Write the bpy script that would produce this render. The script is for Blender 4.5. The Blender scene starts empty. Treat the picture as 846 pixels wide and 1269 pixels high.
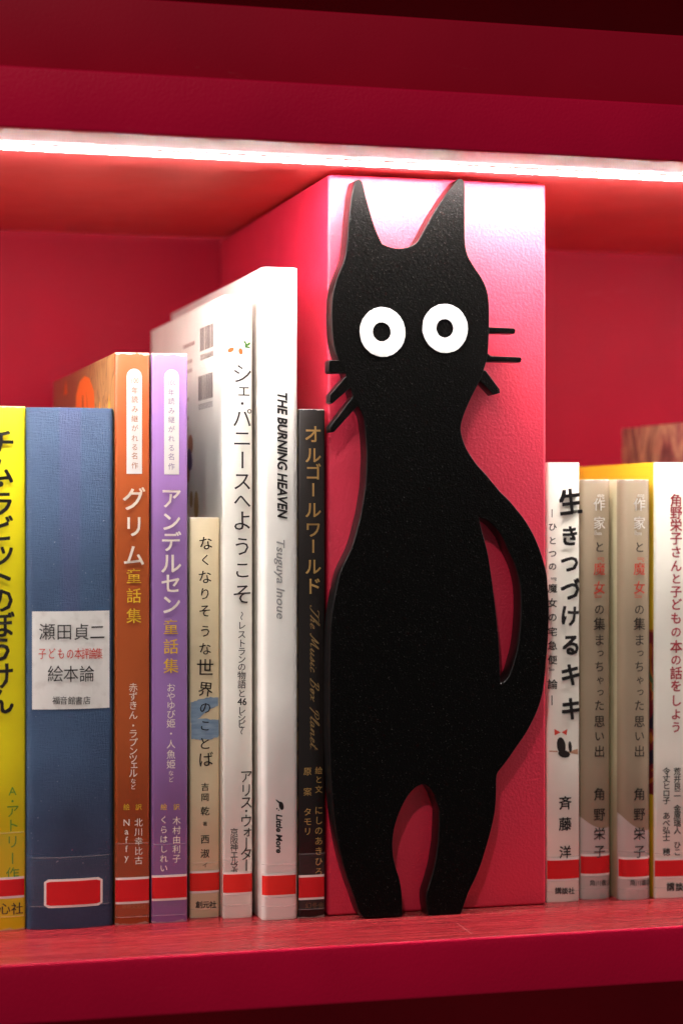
import bpy, bmesh, math, random
from mathutils import Vector, Matrix
random.seed(7)
S = bpy.context.scene
COL = S.collection
MM = .001
R = math.radians

# ------------------------------------------------------------------ camera
cam = bpy.data.cameras.new('camera'); camo = bpy.data.objects.new('camera', cam); COL.objects.link(camo)
camo.location = (-0.23561, -0.87692, 0.1779)
camo.rotation_euler = (R(90), 0, -R(15.4236))
cam.sensor_fit = 'VERTICAL'; cam.sensor_height = 36; cam.sensor_width = 24
cam.lens = 36 * 2530 / 1269
cam.shift_y = 5.5 / 1269
cam.clip_start = .02; cam.clip_end = 20
cam.dof.use_dof = True; cam.dof.focus_distance = .905; cam.dof.aperture_fstop = 5.8
S.camera = camo
# ------------------------------------------------------------------ world and lamps
W = bpy.data.worlds.new('World'); S.world = W; W.use_nodes = True
bg = W.node_tree.nodes['Background']; bg.inputs[0].default_value = (1, .90, .88, 1); bg.inputs[1].default_value = .14
sp = bpy.data.lights.new('room_spotlight', 'SPOT'); spo = bpy.data.objects.new('room_spotlight', sp); COL.objects.link(spo)
sp.energy = 72; sp.color = (1, .93, .86); sp.shadow_soft_size = .05; sp.spot_size = R(28); sp.spot_blend = .6
tgt = Vector((.03, 0, .14)); dirn = Vector((-.48, -1, .97)).normalized()
spo.location = tgt + dirn * 2.4
spo.rotation_euler = (-dirn).to_track_quat('-Z', 'Y').to_euler()
S.view_settings.view_transform = 'Standard'; S.view_settings.look = 'None'; S.view_settings.exposure = 0; S.view_settings.gamma = 1
S.render.engine = 'CYCLES'
S.cycles.use_denoising = True
S.cycles.max_bounces = 8; S.cycles.diffuse_bounces = 5; S.cycles.glossy_bounces = 4; S.cycles.transparent_max_bounces = 10
S.cycles.sample_clamp_indirect = 8
LED_STRENGTH = 275

# ------------------------------------------------------------------ helpers
def link(o, parent=None):
    COL.objects.link(o)
    if parent: o.parent = parent
    return o
def tag(o, label=None, cat=None, group=None, kind=None):
    if label: o['label'] = label
    if cat: o['category'] = cat
    if group: o['group'] = group
    if kind: o['kind'] = kind
    return o
def mesh_obj(name, verts, faces, mats, parent=None, smooth=False, idx=None):
    m = bpy.data.meshes.new(name); m.from_pydata(verts, [], faces)
    for k in (mats if isinstance(mats, (list, tuple)) else [mats]): m.materials.append(k)
    if idx: m.polygons.foreach_set('material_index', idx)
    if smooth: m.polygons.foreach_set('use_smooth', [True] * len(m.polygons))
    m.update()
    return link(bpy.data.objects.new(name, m), parent)
def box(name, a, b, mat, parent=None, bev=0, seg=3, rnd=None):
    bm = bmesh.new(); bmesh.ops.create_cube(bm, size=1)
    for v in bm.verts:
        v.co = Vector([(a[i] + b[i]) / 2 + v.co[i] * (b[i] - a[i]) for i in range(3)])
    if bev: bmesh.ops.bevel(bm, geom=bm.edges[:] , offset=bev, segments=seg, profile=.5, affect='EDGES')
    m = bpy.data.meshes.new(name); bm.to_mesh(m); bm.free(); m.materials.append(mat)
    if bev:
        for p in m.polygons: p.use_smooth = True
        try: m.set_sharp_from_angle(angle=R(50))
        except Exception: pass
    return link(bpy.data.objects.new(name, m), parent)
def empty(name, loc, label, cat, group=None):
    o = bpy.data.objects.new(name, None); o.location = loc; o.empty_display_size = .02; link(o)
    return tag(o, label, cat, group)

# ------------------------------------------------------------------ materials
def lin(c):
    return tuple((v / 12.92 if v <= .04045 else ((v + .055) / 1.055) ** 2.4) for v in c)
def rgb(r, g, b): return lin((r / 255, g / 255, b / 255)) + (1,)
class NT:
    def __init__(s, name):
        s.m = bpy.data.materials.new(name); s.m.use_nodes = True; s.t = s.m.node_tree; s.b = s.t.nodes['Principled BSDF']
        s.tc = s.t.nodes.new('ShaderNodeTexCoord')
    def n(s, t, **k):
        o = s.t.nodes.new(t)
        for a, v in k.items(): setattr(o, a, v)
        return o
    def l(s, a, b): s.t.links.new(a, b)
    def mapping(s, scale=(1, 1, 1), src='Object'):
        m = s.n('ShaderNodeMapping'); m.inputs['Scale'].default_value = scale; s.l(s.tc.outputs[src], m.inputs[0]); return m.outputs[0]
    def noise(s, scale, vec=None, detail=3, rough=.5, dist=0):
        o = s.n('ShaderNodeTexNoise'); o.inputs['Scale'].default_value = scale; o.inputs['Detail'].default_value = detail
        o.inputs['Roughness'].default_value = rough; o.inputs['Distortion'].default_value = dist
        s.l(vec if vec is not None else s.tc.outputs['Object'], o.inputs['Vector']); return o.outputs['Fac']
    def ramp(s, fac, stops, interp='LINEAR'):
        r = s.n('ShaderNodeValToRGB'); r.color_ramp.interpolation = interp
        e = r.color_ramp.elements
        while len(e) < len(stops): e.new(.5)
        for i, (p, c) in enumerate(stops): e[i].position = p; e[i].color = c
        s.l(fac, r.inputs[0]); return r.outputs[0]
    def mix(s, fac, a, b, mode='MIX'):
        m = s.n('ShaderNodeMix', data_type='RGBA', blend_type=mode)
        for sock, v in ((m.inputs[0], fac), (m.inputs[6], a), (m.inputs[7], b)):
            if hasattr(v, 'links'): s.l(v, sock)
            else: sock.default_value = v
        return m.outputs[2]
    def math(s, op, a, b=0):
        m = s.n('ShaderNodeMath', operation=op)
        for sock, v in ((m.inputs[0], a), (m.inputs[1], b)):
            if hasattr(v, 'links'): s.l(v, sock)
            else: sock.default_value = v
        return m.outputs[0]
    def sep(s, src='Object'):
        x = s.n('ShaderNodeSeparateXYZ'); s.l(s.tc.outputs[src], x.inputs[0]); return x.outputs
    def base(s, c):
        if hasattr(c, 'links'): s.l(c, s.b.inputs['Base Color'])
        else: s.b.inputs['Base Color'].default_value = c
    def set(s, **k):
        for a, v in k.items():
            i = s.b.inputs[a.replace('_', ' ')]
            if hasattr(v, 'links'): s.l(v, i)
            else: i.default_value = v
    def bump(s, h, strength=.3, dist=.0003):
        b = s.n('ShaderNodeBump'); b.inputs['Strength'].default_value = strength; b.inputs['Distance'].default_value = dist
        s.l(h, b.inputs['Height']); s.l(b.outputs[0], s.b.inputs['Normal'])

RED = (.52, .0015, .036, 1)
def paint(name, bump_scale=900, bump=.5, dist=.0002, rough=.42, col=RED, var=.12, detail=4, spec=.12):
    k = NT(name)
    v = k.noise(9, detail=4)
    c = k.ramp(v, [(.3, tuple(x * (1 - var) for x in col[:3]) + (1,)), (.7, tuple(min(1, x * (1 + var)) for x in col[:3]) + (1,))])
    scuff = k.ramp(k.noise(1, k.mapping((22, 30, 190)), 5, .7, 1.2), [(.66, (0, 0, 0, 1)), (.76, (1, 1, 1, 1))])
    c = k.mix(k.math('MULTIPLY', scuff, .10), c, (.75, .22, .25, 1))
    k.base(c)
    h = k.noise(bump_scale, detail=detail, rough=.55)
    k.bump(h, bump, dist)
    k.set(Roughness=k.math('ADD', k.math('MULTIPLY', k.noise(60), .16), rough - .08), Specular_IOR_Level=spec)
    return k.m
M = {}
M['panel'] = paint('shade_darkened_panel', 700, .35, .0002, .5, col=(.32, .001, .017, 1))  # same red paint, darkened: shade of the recess is put into the colour
M['ceiling'] = paint('glow_lightened_underside', 500, .3, .0002, .42, col=(.76, .085, .08, 1), spec=.6)  # same red paint, lightened: the strip's glow is put into the colour
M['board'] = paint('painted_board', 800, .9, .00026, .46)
M['block'] = paint('leathery_red_paint', 800, .8, .00030, .5, col=(.66, .013, .052, 1), detail=2.5, spec=.85)
# shelf top: lacquered wood grain, darker and paler streaks running along the board, fine dust
k = NT('lacquered_wood_top')
gv = k.mapping((5, 260, 40)); g1 = k.noise(1, gv, 5, .6, .6)
gv2 = k.mapping((18, 900, 40)); g2 = k.noise(1, gv2, 3, .6)
c = k.ramp(g1, [(.28, (.11, .003, .008, 1)), (.5, (.23, .010, .016, 1)), (.72, (.31, .026, .028, 1))])
c = k.mix(.25, c, k.ramp(g2, [(.35, (.09, .003, .008, 1)), (.65, (.34, .035, .034, 1))]))
spk = k.ramp(k.noise(2600, detail=2), [(.66, (0, 0, 0, 1)), (.74, (1, 1, 1, 1))])
c = k.mix(k.math('MULTIPLY', spk, .35), c, (.8, .45, .35, 1))
k.base(c); k.set(Roughness=k.math('ADD', k.math('MULTIPLY', g2, .25), .14)); k.bump(g2, .35, .00012)
k.set(Specular_IOR_Level=.6); M['wood_top'] = k.m
# black plate: coarse powder coat, its sparkle painted in as pale flecks
k = NT('black_powder_coat')
n1 = k.noise(1500, detail=2, rough=.7)
k.base(k.ramp(n1, [(.60, (.0015, .0013, .0011, 1)), (.69, (.012, .011, .010, 1)), (.79, (.15, .14, .13, 1))]))
k.bump(n1, .9, .0003); k.set(Roughness=.42, Specular_IOR_Level=.07); M['cat'] = k.m
k = NT('black_plate_side'); k.base((.006, .005, .005, 1)); k.set(Roughness=.32, Specular_IOR_Level=.25); k.bump(k.noise(500), .2, .0002); M['cat_side'] = k.m
k = NT('white_eye_paint'); n1 = k.noise(700, detail=3); k.base(k.ramp(n1, [(.3, (.74, .73, .70, 1)), (.6, (.84, .83, .81, 1))])); k.bump(n1, .6, .0003); k.set(Roughness=.5); M['eye'] = k.m
k = NT('led_diffuser'); k.base((.9, .9, .9, 1)); k.set(Emission_Color=(1, .955, .92, 1), Emission_Strength=LED_STRENGTH); M['led'] = k.m
k = NT('led_channel'); k.base((.7, .3, .3, 1)); k.set(Roughness=.4, Metallic=.4); M['channel'] = k.m
k = NT('page_paper'); w = k.noise(1, k.mapping((2600, 6, 6)), 2)
k.base(k.ramp(w, [(.35, (.55, .49, .38, 1)), (.65, (.78, .73, .62, 1))])); k.set(Roughness=.8); M['pages'] = k.m
k = NT('board_lining'); k.base((.6, .58, .52, 1)); k.set(Roughness=.7); M['lining'] = k.m
def flat(name, c, rough=.5, coat=.0, spec=.35):
    k = NT(name); k.base(c); k.set(Specular_IOR_Level=spec, Roughness=rough, Coat_Weight=coat, Coat_Roughness=.2); return k.m
INK = {
 'black': (.012, .01, .01, 1), 'ink': (.018, .013, .012, 1), 'green': (.10, .28, .03, 1), 'pale_orange': (.42, .14, .04, 1), 'pale_purple': (.26, .17, .30, 1),
 'cream': (.82, .72, .62, 1), 'gold_yellow': (.75, .45, .03, 1), 'dim_orange': (.5, .17, .07, 1), 'grey': (.3, .29, .28, 1), 'gold': (.42, .25, .08, 1),
 'soft_gold': (.24, .15, .06, 1), 'dim_gold': (.16, .08, .035, 1), 'pale_text': (.88, .84, .78, 1), 'red': (.62, .05, .03, 1), 'deep_red': (.42, .02, .035, 1)}
INKM = {a: flat('print_' + a, c, .45) for a, c in INK.items()}
M['sticker_red'] = flat('sticker_red', (.60, .001, .005, 1), .45, spec=.2)
M['sticker_orange'] = flat('sticker_orange_red', (.70, .012, .006, 1), .45, spec=.2)
M['sticker_white'] = flat('sticker_white', (.78, .66, .62, 1), .4)
k = NT('aged_label_paper'); n1 = k.noise(260, detail=5); k.base(k.ramp(n1, [(.25, (.60, .57, .53, 1)), (.5, (.70, .68, .64, 1))])); k.bump(n1, .3, .0002); k.set(Roughness=.7); M['label_paper'] = k.m
M['panel_white'] = flat('printed_white', (.78, .72, .68, 1), .45)
k = NT('clear_label_film')
tr = k.n('ShaderNodeBsdfTransparent'); gl = k.n('ShaderNodeBsdfPrincipled'); gl.inputs['Base Color'].default_value = (.75, .7, .68, 1); gl.inputs['Roughness'].default_value = .18
mx = k.n('ShaderNodeMixShader'); mx.inputs[0].default_value = .02
k.l(tr.outputs[0], mx.inputs[1]); k.l(gl.outputs[0], mx.inputs[2]); k.l(mx.outputs[0], k.t.nodes['Material Output'].inputs[0]); M['film'] = k.m
k = NT('film_edge'); tr = k.n('ShaderNodeBsdfTransparent'); mx = k.n('ShaderNodeMixShader'); mx.inputs[0].default_value = .25; k.base((.8, .72, .7, 1))
k.l(tr.outputs[0], mx.inputs[1]); k.l(k.b.outputs[0], mx.inputs[2]); k.l(mx.outputs[0], k.t.nodes['Material Output'].inputs[0]); M['film_edge'] = k.m

def cover_mat(name, col, var=.06, rough=.42, coat=.25, paper=.25, lines=0):
    k = NT(name)
    n = k.noise(35, detail=5)
    c = k.ramp(n, [(.3, tuple(x * (1 - var) for x in col[:3]) + (1,)), (.7, tuple(min(1, x * (1 + var)) for x in col[:3]) + (1,))])
    fibre = k.noise(1, k.mapping((300, 300, 2600)), 3, .6)
    c = k.mix(k.math('MULTIPLY', fibre, .14), c, tuple(x * .72 for x in col[:3]) + (1,))
    # rubbed ends of the spine
    z = k.sep('Generated')[2]
    edge = k.math('GREATER_THAN', k.math('ADD', k.math('ABSOLUTE', k.math('SUBTRACT', z, .5)), k.math('MULTIPLY', k.noise(300, detail=4), .012)), .5035)
    c = k.mix(k.math('MULTIPLY', edge, .45), c, (.75, .68, .6, 1))
    k.base(c)
    h = k.math('ADD', k.math('MULTIPLY', fibre, .4), k.math('MULTIPLY', k.noise(90, detail=3), 1.4))
    k.bump(h, paper, .0003)
    k.set(Roughness=rough, Coat_Weight=coat, Coat_Roughness=.12)
    return k
def cloth_mat():
    k = NT('faded_blue_book_cloth')
    x, y, z = k.sep('Object')[0:3]
    n = k.noise(60, detail=5)
    c = k.ramp(n, [(.3, (.018, .050, .108, 1)), (.7, (.028, .074, .145, 1))])
    thread = k.noise(1, k.mapping((260, 260, 2400)), 2, .7); thread2 = k.noise(1, k.mapping((2400, 2400, 260)), 2, .7)
    wv = k.math('ADD', thread, thread2)
    c = k.mix(k.math('MULTIPLY', wv, .2), c, (.10, .15, .28, 1))
    stripe = k.math('SUBTRACT', 1, k.math('MULTIPLY', k.math('ABSOLUTE', k.math('ADD', x, .0005)), 190))
    stripe = k.math('MAXIMUM', stripe, 0)
    up = k.math('MAXIMUM', k.math('MULTIPLY', k.math('SUBTRACT', z, .09), 7), 0)
    c = k.mix(k.math('MINIMUM', k.math('MULTIPLY', k.math('MULTIPLY', stripe, up), k.math('ADD', .1, n)), .13), c, (.12, .045, .20, 1))
    lint = k.ramp(k.noise(900, detail=1), [(.76, (0, 0, 0, 1)), (.8, (1, 1, 1, 1))])
    c = k.mix(k.math('MULTIPLY', lint, .4), c, (.5, .55, .65, 1))
    k.base(c); k.bump(wv, .7, .0004); k.set(Roughness=.6, Specular_IOR_Level=.35, Coat_Weight=.08, Coat_Roughness=.35)
    return k.m
def taupe_mat(name, th, sl):
    k = cover_mat(name, (.33, .25, .165, 1), .05, .42, .3)
    x, y, z = k.sep('Object')[0:3]
    src = k.b.inputs['Base Color'].links[0].from_socket
    t = k.math('SUBTRACT', k.math('SUBTRACT', th, k.math('MULTIPLY', x, sl)), k.math('MULTIPLY', k.math('MULTIPLY', x, x), -45))
    f = k.math('LESS_THAN', z, t)
    k.base(k.mix(f, src, (.55, .49, .45, 1)))
    return k.m
def forest_mat():
    k = NT('printed_forest_scene')
    nz = k.noise(1, k.mapping((1, 28, 13)), 3, .5, .5)
    w = k.math('FRACT', k.math('MULTIPLY', nz, 15))
    c = k.ramp(w, [(0, (.10, .045, .02, 1)), (.14, (.36, .20, .07, 1)), (.9, (.46, .29, .11, 1)), (1, (.12, .05, .02, 1))])
    y = k.sep('Object')[1]
    f = k.math('MINIMUM', k.math('MAXIMUM', k.math('MULTIPLY', k.math('SUBTRACT', y, .04), 12), 0), 1)
    c = k.mix(f, c, k.mix(1, c, (.55, .42, .4, 1), 'MULTIPLY'))
    k.base(c); k.set(Roughness=.35, Coat_Weight=.4); return k.m
def marble_mat():
    k = NT('marbled_brown_board'); n = k.noise(34, k.mapping((1, .8, .35)), 4, .6, 1.0)
    k.base(k.ramp(n, [(.38, (.06, .02, .025, 1)), (.45, (.30, .12, .11, 1)), (.52, (.58, .42, .24, 1)), (.60, (.14, .05, .06, 1))])); k.set(Roughness=.5); return k.m
def dark_side_mat():
    k = NT('gilt_vine_print'); v = k.n('ShaderNodeTexVoronoi', feature='DISTANCE_TO_EDGE'); v.inputs['Scale'].default_value = 95; k.l(k.tc.outputs['Object'], v.inputs['Vector'])
    k.base(k.ramp(v.outputs['Distance'], [(.05, (.02, .012, .008, 1)), (.10, (.26, .19, .06, 1))])); k.set(Roughness=.35); return k.m
def yellow_side_mat():
    k = NT('yellow_cover_with_picture'); z = k.sep('Object')[2]
    n = k.noise(45, detail=3, dist=.8)
    pic = k.ramp(n, [(.34, (.03, .02, .05, 1)), (.42, (.30, .02, .03, 1)), (.52, (.65, .2, .03, 1)), (.6, (.1, .2, .08, 1)), (.7, (.6, .55, .5, 1))], 'CONSTANT')
    f = k.math('MULTIPLY', k.math('LESS_THAN', z, .125), k.math('GREATER_THAN', z, .048))
    k.base(k.mix(f, (.86, .60, .03, 1), pic)); k.set(Roughness=.35, Coat_Weight=.3); return k.m

# ------------------------------------------------------------------ measured tables (millimetres)
CAT_OUTLINE = [(9.4, 325.9), (11.4, 326.8), (12.9, 325.3), (14.4, 319.7), (16.8, 311.2), (19.2, 304.5), (22, 298.6), (26.3, 297.2), (31.9, 297.1), (37.4, 299.3), (40.9, 304.6), (45.7, 313.1), (50.3, 320.1), (55.1, 326.4), (56.8, 328.5), (58.1, 329.1), (59.5, 328.6), (60.4, 326.7), (60.6, 319.6), (60.6, 302.5), (61.6, 295.8), (63.3, 292.4), (65.8, 288.6), (68.2, 285.4), (70, 282.2), (71.2, 279), (71.9, 275), (72.1, 268.3), (72, 261.2), (71.7, 254), (71.1, 249.2), (69.8, 244.5), (67.9, 239.4), (63.7, 231.4), (61, 225.6), (59.5, 221.6), (58.6, 217.2), (59.5, 212.6), (61.4, 208.2), (63.7, 204.6), (66.7, 200.7), (70.7, 196.6), (74.4, 192.4), (77.8, 188.6), (81.5, 185.2), (84.8, 181.5), (87.9, 177.9), (90.6, 174.1), (93.3, 169.5), (95.5, 164.8), (97.2, 160.4), (98.7, 155.3), (99.7, 150.9), (100.1, 146.1), (100.5, 139.5), (100.6, 132.6), (100.4, 127.1), (100.2, 122), (99.7, 116.5), (99.1, 111.1), (98.8, 107.1), (98.3, 102), (97, 95.8), (94.8, 89.6), (92.1, 84.3), (89, 79.2), (85.5, 74.6), (82.1, 70), (79, 66.1), (76.1, 62.6), (75.5, 59.7), (75.4, 52.8), (74.9, 46.3), (73.6, 39.6), (70.9, 30.1), (67.9, 21.2), (65.2, 15.2), (62.3, 9.6), (59.1, 1.2), (58.5, -0), (43.5, 0.1), (42.7, 4.1), (42.4, 8), (42.7, 10.5), (43.5, 13), (44.9, 17.2), (46.3, 22.2), (47.3, 27.9), (48.1, 34), (48.5, 44.6), (48.1, 48), (46.9, 51.3), (45.8, 54.2), (44.3, 56.6), (42.8, 58), (40.9, 58.7), (38.8, 58.1), (36.8, 56.8), (34.5, 54.6), (32.6, 51.8), (30.4, 47.6), (28.5, 42.7), (27.4, 38.4), (26.8, 33.6), (26.9, 29.5), (27.4, 25.7), (28.5, 21.6), (29.8, 17.8), (30.6, 14), (31.1, 9.8), (31.4, 0.5), (13.5, 0.7), (11.4, 3.7), (8.8, 11.1), (5.9, 18.9), (3.3, 28.1), (1.3, 37.4), (0.1, 45.2), (-0.8, 53.1), (-1.5, 63.7), (-1.9, 75.1), (-2.1, 85.7), (-2.1, 97.2), (-2.1, 108.8), (-1.9, 119.4), (-1.5, 130), (-0.8, 137.1), (0.6, 144.4), (1.8, 149.9), (3.3, 154.8), (5.1, 158.4), (7.3, 162.6), (9.2, 167.6), (10.7, 172.9), (12.3, 179.3), (13.5, 186.1), (14.4, 192.1), (14.7, 197.9), (15, 204.3), (14.7, 210.8), (14.3, 216), (13.5, 221.3), (11.4, 225.6), (8.6, 230.9), (6.2, 237.6), (4.6, 242.5), (1.8, 247.5), (0.5, 251.3), (-0.5, 255.9), (-1, 262.3), (-1.1, 269), (-0.8, 274), (-0.1, 278.1), (1.1, 282.2), (2.6, 286), (4.2, 289.8), (5.3, 293.9), (6.1, 301.2), (6.6, 308.3), (7.3, 314.4), (8, 320.1)]
CAT_TAIL_GAP = [(67.2, 177.5), (70.7, 176.1), (73.6, 174.1), (76.3, 171.4), (79, 167.4), (81.3, 162.3), (83.8, 157.5), (85.5, 152.8), (86.7, 147.7), (87.2, 142.2), (87.3, 136.1), (87, 130.2), (86.4, 124.1), (85.5, 118.3), (84.2, 113.6), (82.7, 108.9), (81.1, 105.6), (79.2, 103.6), (77.4, 102.8), (77.1, 109), (76.8, 117), (76.3, 124.9), (75.4, 133.7), (74.3, 142.4), (73, 151.8), (71.5, 160.9), (70, 166.7), (68.6, 171.5)]
WHISKERS = [[(69.8, 263), (84, 262.8), (84.8, 261.7), (84.2, 260.2), (69.8, 260.3)], [(69.8, 253.9), (70.9, 251.6), (72.8, 250), (87.1, 249.8), (87.7, 248.9), (87.1, 247.4), (69.8, 247.6)], [(68.6, 243.8), (70.5, 243.4), (77.1, 235.2), (77.3, 233.4), (74, 232.5), (66.7, 239.8)], [(5.9, 246.5), (-1.9, 246.7), (-2.4, 245.8), (-2.4, 241.7), (-1.5, 240.8), (5.9, 241.1)], [(6.2, 239.7), (5, 239.2), (-1.9, 231.3), (-1.9, 228.2), (-0.8, 227.5), (8.1, 235.1)], [(9.6, 231.6), (8.3, 230.5), (-1.9, 217.3), (-1.5, 214.8), (-0, 215), (11.8, 227.7)]]
EYES = [((22.1, 259.5), 10.5, 11, (21.7, 259.5), 4.15), ((51.2, 261.8), 10.6, 10.95, (51, 261.8), 4.05)]
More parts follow.
